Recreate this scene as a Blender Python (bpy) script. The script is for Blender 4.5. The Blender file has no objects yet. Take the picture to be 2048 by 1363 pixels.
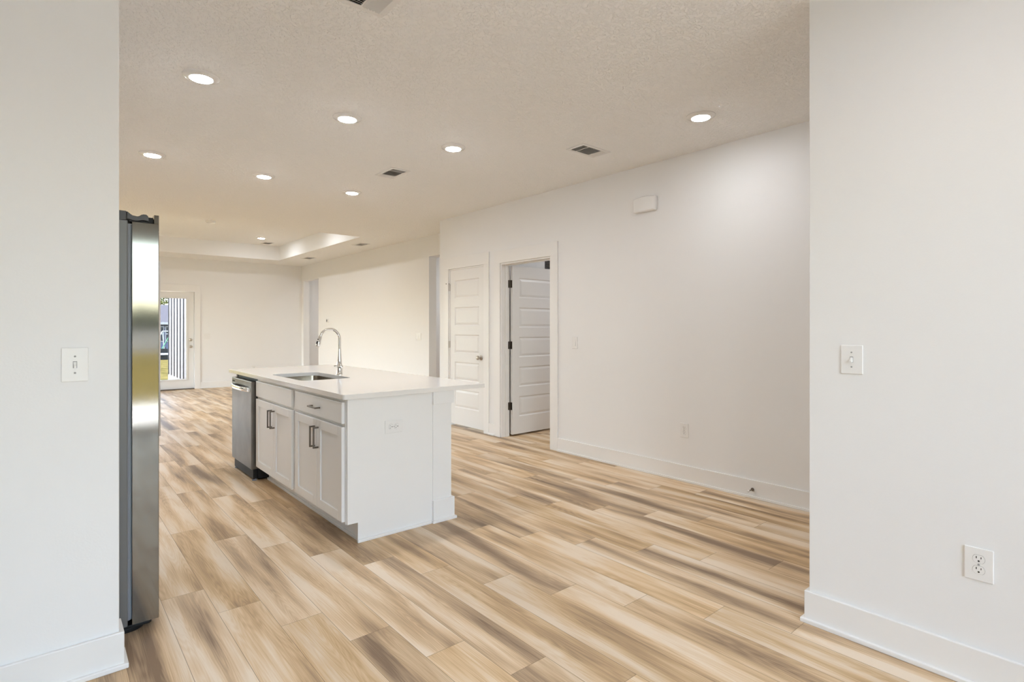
import bpy, bmesh, math, random
from mathutils import Vector, Matrix

# ------------------------------------------------------------------ camera
S = bpy.context.scene
COL = S.collection
PI = math.pi
cam = bpy.data.cameras.new('camera')
cam.sensor_width = 36.0
cam.lens = 36.0 * 1102.03 / 2048.0
cam.shift_y = -26.687 / 2048.0
cam.clip_start = 0.05
cam_o = bpy.data.objects.new('camera', cam)
cam_o.location = (0, 0, 1.2895)
cam_o.rotation_euler = (PI / 2, 0, -0.702952)
COL.objects.link(cam_o)
S.camera = cam_o

# ------------------------------------------------------------------ light, exposure
S.view_settings.view_transform = 'Standard'
S.view_settings.look = 'None'
S.view_settings.gamma = 1.0
S.view_settings.use_curve_mapping = False
S.view_settings.exposure = 0.25
SKY = 3.0          # sky brightness
SUN = 15.0           # sun brightness
# recessed light lens radiance, added fill lamps included, one level per circuit
LAMP = {'kitchen': 208.0, 'side': 150.0, 'dining_fill': 150.0, 'living': 255.0, 'corridor': 265.0, 'bedroom_fill': 370.0}
LAMP_COL = (0.95, 0.965, 1.0)
W = bpy.data.worlds.new('sky')
S.world = W
W.use_nodes = True
nt = W.node_tree
nt.nodes.clear()
sk = nt.nodes.new('ShaderNodeTexSky')
sk.sky_type = 'NISHITA'
sk.sun_disc = False
sk.sun_elevation = math.radians(48)
sk.sun_rotation = math.radians(270)
sk.dust_density = 2.0
hs = nt.nodes.new('ShaderNodeHueSaturation')
hs.inputs['Saturation'].default_value = 0.85
bg = nt.nodes.new('ShaderNodeBackground')
bg.inputs['Strength'].default_value = SKY
wo = nt.nodes.new('ShaderNodeOutputWorld')
nt.links.new(sk.outputs[0], hs.inputs['Color'])
nt.links.new(hs.outputs[0], bg.inputs['Color'])
nt.links.new(bg.outputs[0], wo.inputs['Surface'])
sl = bpy.data.lights.new('sun', 'SUN')
sl.energy = SUN
sl.angle = math.radians(0.6)
sl.color = (1.0, 0.985, 0.965)
so = bpy.data.objects.new('sun', sl)
so.rotation_euler = (0, math.radians(-42), 0)      # shines from -X, 48 degrees up
COL.objects.link(so)
cy = S.cycles
cy.use_denoising = True
cy.max_bounces = 14
cy.diffuse_bounces = 8
cy.glossy_bounces = 5
cy.transparent_max_bounces = 16
cy.sample_clamp_indirect = 6.0
cy.caustics_reflective = False
cy.caustics_refractive = False

# ------------------------------------------------------------------ materials
def mat(name):
    m = bpy.data.materials.new(name)
    m.use_nodes = True
    n = m.node_tree.nodes
    return m, n, m.node_tree.links, n['Principled BSDF']

def noise(n, l, vec, scale, detail=3.0, rough=0.5):
    t = n.new('ShaderNodeTexNoise')
    t.inputs['Scale'].default_value = scale
    t.inputs['Detail'].default_value = detail
    t.inputs['Roughness'].default_value = rough
    if vec is not None:
        l.new(vec, t.inputs['Vector'])
    return t

def coords(n, l, scale=(1, 1, 1)):
    tc = n.new('ShaderNodeTexCoord')
    mp = n.new('ShaderNodeMapping')
    mp.inputs['Scale'].default_value = scale
    l.new(tc.outputs['Object'], mp.inputs['Vector'])
    return mp.outputs[0]

def plain(name, col, rough=0.5, metal=0.0, spec=0.5, var=0.0, vscale=8.0, bump=0.0, bscale=200.0, coat=0.0, stretch=(1, 1, 1)):
    m, n, l, p = mat(name)
    p.inputs['Roughness'].default_value = rough
    p.inputs['Metallic'].default_value = metal
    p.inputs['Specular IOR Level'].default_value = spec
    p.inputs['Coat Weight'].default_value = coat
    v = coords(n, l, stretch)
    t = noise(n, l, v, vscale)
    r = n.new('ShaderNodeMix')
    r.data_type = 'RGBA'
    k = max(var, 0.004)
    r.inputs[6].default_value = tuple(c * (1 - k) for c in col) + (1,)
    r.inputs[7].default_value = tuple(min(1, c * (1 + k)) for c in col) + (1,)
    l.new(t.outputs['Fac'], r.inputs[0])
    l.new(r.outputs[2], p.inputs['Base Color'])
    if bump:
        b = n.new('ShaderNodeBump')
        b.inputs['Strength'].default_value = bump
        b.inputs['Distance'].default_value = 0.002
        l.new(noise(n, l, v, bscale, 2.0).outputs['Fac'], b.inputs['Height'])
        l.new(b.outputs[0], p.inputs['Normal'])
    return m

WALL = plain('wall_paint', (0.83, 0.83, 0.83), 0.62, spec=0.3, bump=0.12, bscale=140)
TRIM = plain('trim_paint', (0.83, 0.825, 0.815), 0.32, spec=0.45)
CAB = plain('cabinet_paint', (0.82, 0.815, 0.805), 0.35, spec=0.45)
DOORP = plain('door_paint', (0.79, 0.785, 0.775), 0.36, spec=0.45)
PLASTIC = plain('white_plastic', (0.84, 0.835, 0.825), 0.22, spec=0.5)
DARK = plain('dark_slot', (0.015, 0.014, 0.013), 0.7)
VENTIN = plain('vent_dark', (0.03, 0.027, 0.024), 0.8)
VENTW = plain('vent_white', (0.80, 0.79, 0.775), 0.4)
BLACKP = plain('black_plastic', (0.014, 0.014, 0.014), 0.45, spec=0.2)
CHARC = plain('charcoal_plastic', (0.05, 0.05, 0.052), 0.40)
SLOTG = plain('shadow_grey_plastic', (0.33, 0.33, 0.33), 0.5)
NICKEL = plain('satin_nickel', (0.50, 0.46, 0.41), 0.28, metal=1.0)
PULL = plain('dark_nickel', (0.17, 0.148, 0.126), 0.36, metal=1.0)
CHROME = plain('chrome', (0.84, 0.83, 0.81), 0.06, metal=1.0)
SINKM = plain('sink_steel', (0.42, 0.375, 0.315), 0.24, metal=1.0, var=0.05, vscale=30, stretch=(20, 1, 1))
STEEL = plain('stainless_steel', (0.23, 0.21, 0.176), 0.075, metal=1.0, var=0.02, vscale=60, stretch=(1, 1, 30))
DWSTEEL = plain('dishwasher_steel', (0.165, 0.150, 0.134), 0.32, metal=1.0, var=0.40, vscale=7)  # dark mottling stands in for reflections of the kitchen opposite
FRSIDE = plain('fridge_grey', (0.165, 0.163, 0.160), 0.33, spec=0.5, bump=0.1, bscale=500)
GASKET = plain('gasket', (0.26, 0.275, 0.31), 0.4)
QUARTZ = plain('quartz', (0.81, 0.79, 0.765), 0.09, spec=0.5, var=0.02, vscale=90)

def ceiling_mat():
    m, n, l, p = mat('ceiling_texture')
    p.inputs['Roughness'].default_value = 0.85
    p.inputs['Specular IOR Level'].default_value = 0.15
    v = coords(n, l)
    a = noise(n, l, v, 52.0, 3.0, 0.55)
    r = n.new('ShaderNodeValToRGB')
    r.color_ramp.elements[0].position = 0.46
    r.color_ramp.elements[1].position = 0.58
    l.new(a.outputs['Fac'], r.inputs[0])
    b = n.new('ShaderNodeBump')
    b.inputs['Strength'].default_value = 0.75
    b.inputs['Distance'].default_value = 0.005
    l.new(r.outputs[0], b.inputs['Height'])
    l.new(b.outputs[0], p.inputs['Normal'])
    p.inputs['Base Color'].default_value = (0.93, 0.93, 0.92, 1)
    return m
CEIL = ceiling_mat()

def floor_mat():
    m, n, l, p = mat('oak_plank')
    def math_(op, a, b=None, c=None):
        q = n.new('ShaderNodeMath')
        q.operation = op
        for i, x in enumerate((a, b, c)):
            if x is None:
                continue
            if isinstance(x, (int, float)):
                q.inputs[i].default_value = x
            else:
                l.new(x, q.inputs[i])
        return q.outputs[0]
    tc = n.new('ShaderNodeTexCoord')
    sp = n.new('ShaderNodeSeparateXYZ')
    l.new(tc.outputs['Object'], sp.inputs[0])
    X, Y = sp.outputs[0], sp.outputs[1]
    u = math_('DIVIDE', math_('SUBTRACT', X, 1.68), 0.1805)
    row = math_('FLOOR', u)
    fu = math_('SUBTRACT', u, row)
    v = math_('DIVIDE', math_('ADD', math_('SUBTRACT', Y, 2.207), math_('MULTIPLY', row, 0.2985)), 1.24)
    colm = math_('FLOOR', v)
    fv = math_('SUBTRACT', v, colm)
    idv = n.new('ShaderNodeCombineXYZ')
    l.new(row, idv.inputs[0])
    l.new(colm, idv.inputs[1])
    wn = n.new('ShaderNodeTexWhiteNoise')
    wn.noise_dimensions = '3D'
    l.new(idv.outputs[0], wn.inputs['Vector'])
    rs = n.new('ShaderNodeSeparateColor')
    l.new(wn.outputs['Color'], rs.inputs[0])
    R1, R2, R3 = rs.outputs[0], rs.outputs[1], rs.outputs[2]
    def vec(sx, sy, seed):
        c = n.new('ShaderNodeCombineXYZ')
        l.new(math_('MULTIPLY', X, sx), c.inputs[0])
        l.new(math_('ADD', math_('MULTIPLY', Y, sy), math_('MULTIPLY', R1, 91.0)), c.inputs[1])
        l.new(math_('ADD', math_('MULTIPLY', R2, 57.0), seed), c.inputs[2])
        return c.outputs[0]
    broad = noise(n, l, vec(10.0, 1.1, 0.0), 1.0, 2.0, 0.45).outputs['Fac']        # tone bands along the plank
    warp = noise(n, l, vec(14.0, 0.85, 7.3), 1.0, 1.5, 0.4).outputs['Fac']
    rings = math_('MULTIPLY_ADD', math_('SINE', math_('MULTIPLY', warp, 150.0)), 0.5, 0.5)
    fine = noise(n, l, vec(190.0, 4.0, 3.1), 1.0, 3.0, 0.6).outputs['Fac']
    # heartwood band: darker through the middle of many planks
    mid = math_('SUBTRACT', 1.0, math_('ABSOLUTE', math_('MULTIPLY', math_('SUBTRACT', fu, math_('MULTIPLY_ADD', R2, 0.36, 0.32)), 2.2)))
    mid = math_('MAXIMUM', mid, 0.0)
    t = math_('MULTIPLY_ADD', math_('SUBTRACT', broad, 0.5), 2.3, 0.30)
    t = math_('ADD', t, math_('MULTIPLY', mid, math_('MULTIPLY_ADD', R3, 0.42, 0.0)))
    t = math_('ADD', t, math_('MULTIPLY', math_('SUBTRACT', R1, 0.5), 0.16))
    t = math_('ADD', t, math_('MULTIPLY', math_('SUBTRACT', fine, 0.5), 0.62))
    t = math_('ADD', t, math_('MULTIPLY', math_('SUBTRACT', rings, 0.5), 0.11))
    rp = n.new('ShaderNodeValToRGB')
    e = rp.color_ramp.elements
    e[0].position = 0.0
    e[0].color = (0.73, 0.615, 0.485, 1)
    e[1].position = 1.0
    e[1].color = (0.24, 0.165, 0.108, 1)
    for pos, c in ((0.30, (0.645, 0.49, 0.325)), (0.52, (0.53, 0.38, 0.235)), (0.74, (0.385, 0.275, 0.178))):
        q = e.new(pos)
        q.color = c + (1,)
    l.new(t, rp.inputs[0])
    hv = n.new('ShaderNodeHueSaturation')
    l.new(rp.outputs[0], hv.inputs['Color'])
    l.new(math_('MULTIPLY_ADD', R3, -0.18, 1.14), hv.inputs['Saturation'])
    l.new(math_('MULTIPLY_ADD', R2, 0.14, 0.99), hv.inputs['Value'])
    du = math_('MULTIPLY', math_('MINIMUM', fu, math_('SUBTRACT', 1.0, fu)), 0.1805)
    dv = math_('MULTIPLY', math_('MINIMUM', fv, math_('SUBTRACT', 1.0, fv)), 1.24)
    seam = math_('LESS_THAN', math_('MINIMUM', du, dv), 0.0011)
    mx = n.new('ShaderNodeMix')
    mx.data_type = 'RGBA'
    l.new(math_('MULTIPLY', seam, 0.62), mx.inputs[0])
    l.new(hv.outputs[0], mx.inputs[6])
    mx.inputs[7].default_value = (0.13, 0.085, 0.05, 1)
    l.new(mx.outputs[2], p.inputs['Base Color'])
    p.inputs['Roughness'].default_value = 0.38
    p.inputs['Specular IOR Level'].default_value = 0.13
    b = n.new('ShaderNodeBump')
    b.inputs['Strength'].default_value = 0.25
    b.inputs['Distance'].default_value = 0.001
    l.new(math_('SUBTRACT', math_('MULTIPLY', fine, 0.5), seam), b.inputs['Height'])
    l.new(b.outputs[0], p.inputs['Normal'])
    return m
FLOOR = floor_mat()

def glass_mat(name, tint, refl=0.5):
    m, n, l, p = mat(name)
    n.remove(p)
    tr = n.new('ShaderNodeBsdfTransparent')
    tr.inputs[0].default_value = tint + (1,)
    gl = n.new('ShaderNodeBsdfGlossy')
    gl.inputs['Roughness'].default_value = 0.01
    fr = n.new('ShaderNodeFresnel')
    fr.inputs['IOR'].default_value = 1.45
    mx = n.new('ShaderNodeMixShader')
    l.new(fr.outputs[0], mx.inputs[0])
    l.new(tr.outputs[0], mx.inputs[1])
    l.new(gl.outputs[0], mx.inputs[2])
    l.new(mx.outputs[0], n['Material Output'].inputs['Surface'])
    return m
GLASS = glass_mat('window_glass', (0.82, 0.83, 0.82))
GLASSB = glass_mat('window_glass_tinted', (0.95, 0.965, 0.96))
GLASST = glass_mat('window_glass_low_e', (0.70, 0.715, 0.715))
LOWE = glass_mat('tinted_door_glass', (0.55, 0.57, 0.58))

def emit_mat(name, col, strength):
    m, n, l, p = mat(name)
    p.inputs['Base Color'].default_value = (0.8, 0.8, 0.8, 1)
    p.inputs['Emission Color'].default_value = col + (1,)
    p.inputs['Emission Strength'].default_value = strength
    return m
LENS = {k: emit_mat('lamp_lens_' + k, (0.90, 0.945, 1.0) if k == 'living' else LAMP_COL, v) for k, v in LAMP.items()}

def grass_mat():
    m, n, l, p = mat('dry_grass')
    v = coords(n, l)
    t = noise(n, l, v, 3.0, 8.0, 0.7)
    r = n.new('ShaderNodeValToRGB')
    r.color_ramp.elements[0].position = 0.35
    r.color_ramp.elements[0].color = (0.045, 0.042, 0.012, 1)
    r.color_ramp.elements[1].position = 0.6
    r.color_ramp.elements[1].color = (0.20, 0.155, 0.055, 1)
    l.new(t.outputs['Fac'], r.inputs[0])
    l.new(r.outputs[0], p.inputs['Base Color'])
    p.inputs['Roughness'].default_value = 1.0
    p.inputs['Specular IOR Level'].default_value = 0.0
    return m
GRASS = grass_mat()
CONC = plain('patio_concrete', (0.64, 0.65, 0.66), 0.9, var=0.1)
LEAF = plain('leaf_yellow_green', (0.16, 0.16, 0.03), 0.7, var=0.75, vscale=2.5)
BARK = plain('bark', (0.06, 0.045, 0.03), 0.9, var=0.3)
HEDGE = plain('hedge_green', (0.025, 0.04, 0.015), 0.9, var=0.6, vscale=3)
SIDING = plain('siding_white', (0.23, 0.212, 0.225), 0.6)
GROOVE = plain('siding_groove', (0.012, 0.012, 0.014), 0.7)
HOUSEW = plain('house_blue', (0.105, 0.115, 0.175), 0.7)
ROOFM = plain('house_roof', (0.085, 0.074, 0.080), 0.8, var=0.2, vscale=20)
HTRIM = plain('house_trim', (0.40, 0.38, 0.38), 0.6)
HGLASS = plain('house_window', (0.02, 0.022, 0.03), 0.2)
SILT = plain('silt_fence_fabric', (0.010, 0.011, 0.010), 0.8)
GREENP = plain('green_pole', (0.05, 0.25, 0.10), 0.5)
WHITEP = plain('white_pole', (0.45, 0.45, 0.45), 0.5)

# ------------------------------------------------------------------ mesh helpers
def box(bm, x0, x1, y0, y1, z0, z1):
    x0, x1 = min(x0, x1), max(x0, x1)
    y0, y1 = min(y0, y1), max(y0, y1)
    z0, z1 = min(z0, z1), max(z0, z1)
    v = [bm.verts.new((x, y, z)) for z in (z0, z1) for y in (y0, y1) for x in (x0, x1)]
    for f in ((0, 2, 3, 1), (4, 5, 7, 6), (0, 1, 5, 4), (2, 6, 7, 3), (0, 4, 6, 2), (1, 3, 7, 5)):
        bm.faces.new([v[i] for i in f])
    return v

def boxes(*bs):
    bm = bmesh.new()
    for b in bs:
        box(bm, *b)
    return bm

def frame_of(d):
    d = d.normalized()
    a = Vector((0, 0, 1)) if abs(d.z) < 0.9 else Vector((1, 0, 0))
    u = d.cross(a).normalized()
    return u, d.cross(u).normalized()

def tube(bm, pts, rad, n=16, caps=True):
    pts = [Vector(p) for p in pts]
    if not isinstance(rad, (list, tuple)):
        rad = [rad] * len(pts)
    rings = []
    u = None
    for i, p in enumerate(pts):
        d = (pts[min(i + 1, len(pts) - 1)] - pts[max(i - 1, 0)])
        if u is None:
            u, w = frame_of(d)
        else:
            dn = d.normalized()
            u = (u - dn * u.dot(dn)).normalized()
            w = dn.cross(u).normalized()
        rings.append([bm.verts.new(p + (u * math.cos(2 * PI * k / n) + w * math.sin(2 * PI * k / n)) * rad[i]) for k in range(n)])
    for a, b in zip(rings, rings[1:]):
        for k in range(n):
            bm.faces.new((a[k], a[(k + 1) % n], b[(k + 1) % n], b[k]))
    if caps:
        bm.faces.new(rings[0][::-1])
        bm.faces.new(rings[-1])

def lathe(bm, prof, n=32, axis='z', at=(0, 0, 0), closed_ends=True):
    at = Vector(at)
    rings = []
    for r, h in prof:
        ring = []
        for k in range(n):
            c, s = math.cos(2 * PI * k / n) * r, math.sin(2 * PI * k / n) * r
            p = {'z': (c, s, h), 'y': (c, h, s), 'x': (h, c, s)}[axis]
            ring.append(bm.verts.new(at + Vector(p)))
        rings.append(ring)
    for a, b in zip(rings, rings[1:]):
        for k in range(n):
            bm.faces.new((a[k], a[(k + 1) % n], b[(k + 1) % n], b[k]))
    if closed_ends:
        bm.faces.new(rings[0][::-1])
        bm.faces.new(rings[-1])

def rrect(x0, x1, y0, y1, r, n=6):
    pts = []
    for cx, cyy, a0 in ((x1 - r, y1 - r, 0), (x0 + r, y1 - r, 90), (x0 + r, y0 + r, 180), (x1 - r, y0 + r, 270)):
        for k in range(n + 1):
            a = math.radians(a0 + 90 * k / n)
            pts.append((cx + r * math.cos(a), cyy + r * math.sin(a)))
    return pts

def slab(bm, outer, z0, z1, holes=()):
    loops = [outer] + list(holes)
    lo = [[bm.verts.new((x, y, z0)) for x, y in L] for L in loops]
    hi = [[bm.verts.new((x, y, z1)) for x, y in L] for L in loops]
    for a, b in zip(lo, hi):
        for k in range(len(a)):
            j = (k + 1) % len(a)
            bm.faces.new((a[k], a[j], b[j], b[k]))
    for layer in (lo, hi):
        if len(loops) == 1:
            bm.faces.new(layer[0])
        else:
            es = []
            for L in layer:
                for k in range(len(L)):
                    e = bm.edges.get((L[k], L[(k + 1) % len(L)])) or bm.edges.new((L[k], L[(k + 1) % len(L)]))
                    es.append(e)
            bmesh.ops.triangle_fill(bm, use_beauty=True, use_dissolve=False, edges=es)

def obj(name, bm, material, parent=None, bevel=0.0, smooth=False, seg=2, world=True):
    bmesh.ops.recalc_face_normals(bm, faces=bm.faces[:])
    me = bpy.data.meshes.new(name)
    if parent is not None and world:
        off = Vector()
        q = parent
        while q is not None:
            off += q.location
            q = q.parent
        bmesh.ops.translate(bm, verts=bm.verts[:], vec=-off)
    bm.to_mesh(me)
    bm.free()
    me.materials.append(material)
    if smooth:
        for f in me.polygons:
            f.use_smooth = True
        try:
            me.set_sharp_from_angle(angle=math.radians(38))
        except Exception:
            pass
    o = bpy.data.objects.new(name, me)
    COL.objects.link(o)
    if parent is not None:
        o.parent = parent
    if bevel:
        b = o.modifiers.new('edge', 'BEVEL')
        b.width = bevel
        b.segments = seg
        b.limit_method = 'ANGLE'
        b.angle_limit = math.radians(40)
    return o

def thing(name, label, cat, loc=(0, 0, 0), rotz=0.0, group=None):
    o = bpy.data.objects.new(name, None)
    COL.objects.link(o)
    o.empty_display_size = 0.05
    o.location = loc
    o.rotation_euler = (0, 0, rotz)
    o['label'] = label
    o['category'] = cat
    if group:
        o['group'] = group
    return o

def tag(o, label, cat, group=None, kind=None):
    o['label'] = label
    o['category'] = cat
    if group:
        o['group'] = group
    if kind:
        o['kind'] = kind
    return o

def struct(name, bm, material, label, cat, bevel=0.0):
    o = obj(name, bm, material, None, bevel)
    o['kind'] = 'structure'
    o['label'] = label
    o['category'] = cat
    return o

def sroot(name, label, cat, loc=(0, 0, 0)):
    o = thing(name, label, cat, loc)
    o['kind'] = 'structure'
    return o

def dup(root, loc, rotz, label, group=None):
    r = root.copy()
    COL.objects.link(r)
    r.location = loc
    r.rotation_euler = (0, 0, rotz)
    r['label'] = label
    if group:
        r['group'] = group
    for ch in list(root.children):
        c = ch.copy()
        COL.objects.link(c)
        c.parent = r
        for g in ch.children:
            d = g.copy()
            COL.objects.link(d)
            d.parent = c
    return r

H = 2.743
XR, XR2, XH = 4.10, 4.215, 4.64       # right wall faces, hall wall face
YB = 13.20                            # far wall
XF = 2.56                             # near right wall
YL, XL = 2.562, 0.215                 # near left wall face, its end

# ------------------------------------------------------------------ floor, ceiling
struct('floor', boxes((-2.9, 7.6, -2.75, YB + 0.15, -0.06, 0.0)), FLOOR, 'light oak plank floor running through all rooms', 'floor')
TX0, TX1, TY0, TY1, TZ = -0.9, 3.86, 8.318, 12.357, 3.043
bm = boxes((-2.9, 7.6, -2.75, TY0, H, H + 0.12), (-2.9, 7.6, TY1, YB + 0.15, H, H + 0.12),
           (-2.9, TX0, TY0, TY1, H, H + 0.12), (TX1, 7.6, TY0, TY1, H, H + 0.12),
           (TX0 - 0.1, TX1 + 0.1, TY0 - 0.1, TY1 + 0.1, TZ, TZ + 0.1),
           (TX0 - 0.1, TX0, TY0 - 0.1, TY1 + 0.1, H + 0.12, TZ), (TX1, TX1 + 0.1, TY0 - 0.1, TY1 + 0.1, H + 0.12, TZ),
           (TX0, TX1, TY0 - 0.1, TY0, H + 0.12, TZ), (TX0, TX1, TY1, TY1 + 0.1, H + 0.12, TZ))
struct('ceiling', bm, CEIL, 'textured off-white ceiling with a raised tray over the far room', 'ceiling')

# tray sides are smooth painted drywall
struct('trim_1', boxes((TX1 - 0.004, TX1, TY0, TY1 - 0.004, H, TZ), (TX0, TX1, TY1 - 0.004, TY1, H, TZ)), WALL,
       'smooth painted sides of the raised ceiling tray', 'tray side')

# ------------------------------------------------------------------ walls
def wall(name, label, *bs):
    return struct(name, boxes(*bs), WALL, label, 'wall', 0.004 if len(bs) == 1 else 0.0)
wall('wall_left', 'near white wall on the left that hides most of the refrigerator', (-2.6, XL, YL, YL + 0.115, 0, H))
wall('wall_right', 'near white wall on the right with a toggle switch and an outlet', (XF, XF + 0.115, -2.6, 1.003, 0, H))
# long wall with the closet door and the open door
D1a, D1b, DH = 5.365, 6.120, 2.048
D2a, D2b = 4.194, 5.040
wall('wall_pantry', 'long white wall with the closed door, the open door and the chime box',
     (XR, XR2, -2.6, D2a, 0, H), (XR, XR2, D2b, D1a, 0, H), (XR, XR2, D1b, 6.36, 0, H),
     (XR, XR2, D2a, D2b, DH, H), (XR, XR2, D1a, D1b, DH, H))
O1a, O1b, O1z = 6.50, 7.510, 2.416
O2a, O2b, O2z = 12.134, 13.067, 2.385
XH2 = XH + 0.135
wall('wall_hall', 'bright white wall of the far room with two cased openings', (XH, XH2, 6.36, O1a, 0, H), (XH, XH2, O1b, O2a, 0, H), (XH, XH2, O2b, YB, 0, H),
     (XH, XH2, O1a, O1b, O1z, H), (XH, XH2, O2a, O2b, O2z, H))
wall('wall_closet', 'return wall at the end of the closet block', (XR2, 7.5, 6.245, 6.36, 0, H), (XR2, 7.5, 5.16, 5.26, 0, H))
WX0, WX1, WZ0, WZ1 = -2.0, 1.22, 0.12, 2.38
wall('wall_back', 'far wall with the glass door', (-2.2, WX0, YB, YB + 0.14, 0, H), (WX1, 1.490, YB, YB + 0.14, 0, H), (2.404, XH2 + 1.6, YB, YB + 0.14, 0, H),
     (1.490, 2.404, YB, YB + 0.14, 2.041, H), (WX0, WX1, YB, YB + 0.14, WZ1, H), (WX0, WX1, YB, YB + 0.14, 0, WZ0))
wall('wall_kitchen', 'kitchen side wall behind the refrigerator', (-0.62, -0.5, YL + 0.115, 8.0, 0, H), (-2.2, -0.62, 7.88, 8.0, 0, H))
VY0, VY1, VZ0, VZ1 = 8.7, 12.7, 0.30, 2.30
wall('wall_living', 'side wall of the far room', (-2.32, -2.2, 8.0, VY0, 0, H), (-2.32, -2.2, VY1, YB, 0, H), (-2.32, -2.2, VY0, VY1, 0, VZ0), (-2.32, -2.2, VY0, VY1, VZ1, H))
wall('wall_corridor', 'end wall of the corridor behind the openings', (6.2, 6.32, 6.36, YB, 0, H))
wall('wall_bedroom', 'walls of the dim room behind the open door', (7.4, 7.5, 2.7, 5.16, 0, H), (XR2, 7.5, 2.7, 2.8, 0, H))
wall('wall_dining', 'side wall of the room the camera stands in', (-2.72, -2.6, -2.6, YL + 0.115, 0, H))
GX0, GX1, GZ = -1.15, 1.85, 2.42
wall('wall_rear', 'wall behind the camera around the patio door', (-2.72, GX0, -2.74, -2.6, 0, H), (GX1, XR2, -2.74, -2.6, 0, H), (GX0, GX1, -2.74, -2.6, GZ, H))

# ------------------------------------------------------------------ baseboards
BH, BT = 0.137, 0.015
def base(name, label, runs):
    """runs: (axis, face, n, a, b): board on plane axis=face, sticking out by n (+1/-1), from a to b"""
    bm = bmesh.new()
    for ax, f, s, a, b in runs:
        if ax == 'x':
            box(bm, f, f + s * BT, a, b, 0, BH)
            box(bm, f + s * BT, f + s * (BT + 0.013), a, b, 0, 0.019)
        else:
            box(bm, a, b, f, f + s * BT, 0, BH)
            box(bm, a, b, f + s * BT, f + s * (BT + 0.013), 0, 0.019)
    return struct(name, bm, TRIM, label, 'baseboard', 0.003)
e = BT + 0.013
def base_corner(name, label, loops):
    bm = bmesh.new()
    for pts0, pts1 in loops:
        slab(bm, pts0, 0, BH)
        slab(bm, pts1, 0, 0.019)
    return struct(name, bm, TRIM, label, 'baseboard', 0.003)
def off(d):        # L-shaped outline wrapping the end of the near left wall
    return [(-2.6, YL - d), (XL + d, YL - d), (XL + d, YL + 0.115), (XL, YL + 0.115), (XL, YL), (-2.6, YL)]
base_corner('baseboard_left', 'white baseboard along the near left wall', [(off(BT), off(e))])
def offr(d):
    return [(XF - d, -2.6), (XF, -2.6), (XF, 1.003), (XF + 0.115, 1.003), (XF + 0.115, 1.003 + d), (XF - d, 1.003 + d)]
base_corner('baseboard_right', 'white baseboard along the near right wall', [(offr(BT), offr(e))])
base('baseboard_pantry', 'white baseboard along the long right wall', [('x', XR, -1, -2.6, 4.086), ('x', XR, -1, 5.148, 5.262), ('x', XR, -1, 6.222, 6.36)])
base('baseboard_hall', 'white baseboard along the far room side wall', [('x', XH, -1, O1b, O2a), ('x', XH, -1, O2b, YB)])
base('baseboard_back', 'white baseboard along the far wall', [('y', YB, -1, 2.512, XH), ('y', YB, -1, -2.2, 1.38)])

# ------------------------------------------------------------------ door casings and doors
def casing_x(name, label, a, b, zt, w=0.108, head=0.147, skip_low=None):
    """flat casing on the plane X=XR around an opening from a to b"""
    x0, x1 = XR - 0.018, XR
    lo = a - w
    hi = b + w
    bm = boxes((x0, x1, lo, a, 0, zt), (x0, x1, b, hi, 0, zt), (x0, x1, lo, hi, zt, zt + head))
    # jamb lining
    box(bm, XR - 0.004, XR2 + 0.002, a, a + 0.018, 0, zt)
    box(bm, XR - 0.004, XR2 + 0.002, b - 0.018, b, 0, zt)
    box(bm, XR - 0.004, XR2 + 0.002, a + 0.018, b - 0.018, zt - 0.018, zt)
    return struct(name, bm, TRIM, label, 'door casing', 0.002)
casing_x('trim_2', 'flat white casing around the closed closet door', D1a - 0.010, D1b + 0.010, DH + 0.012, 0.100)
t = casing_x('trim_3', 'flat white casing and jamb around the open door', D2a, D2b, DH)
struct('trim_4', boxes((XR + 0.050, XR + 0.085, D2a + 0.018, D2a + 0.030, 0, DH - 0.018), (XR + 0.050, XR + 0.085, D2b - 0.030, D2b - 0.018, 0, DH - 0.018),
                       (XR + 0.050, XR + 0.085, D2a + 0.03, D2b - 0.03, DH - 0.03, DH - 0.018)), TRIM, 'door stop strip inside the open door frame', 'door stop strip', 0.002)

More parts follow.
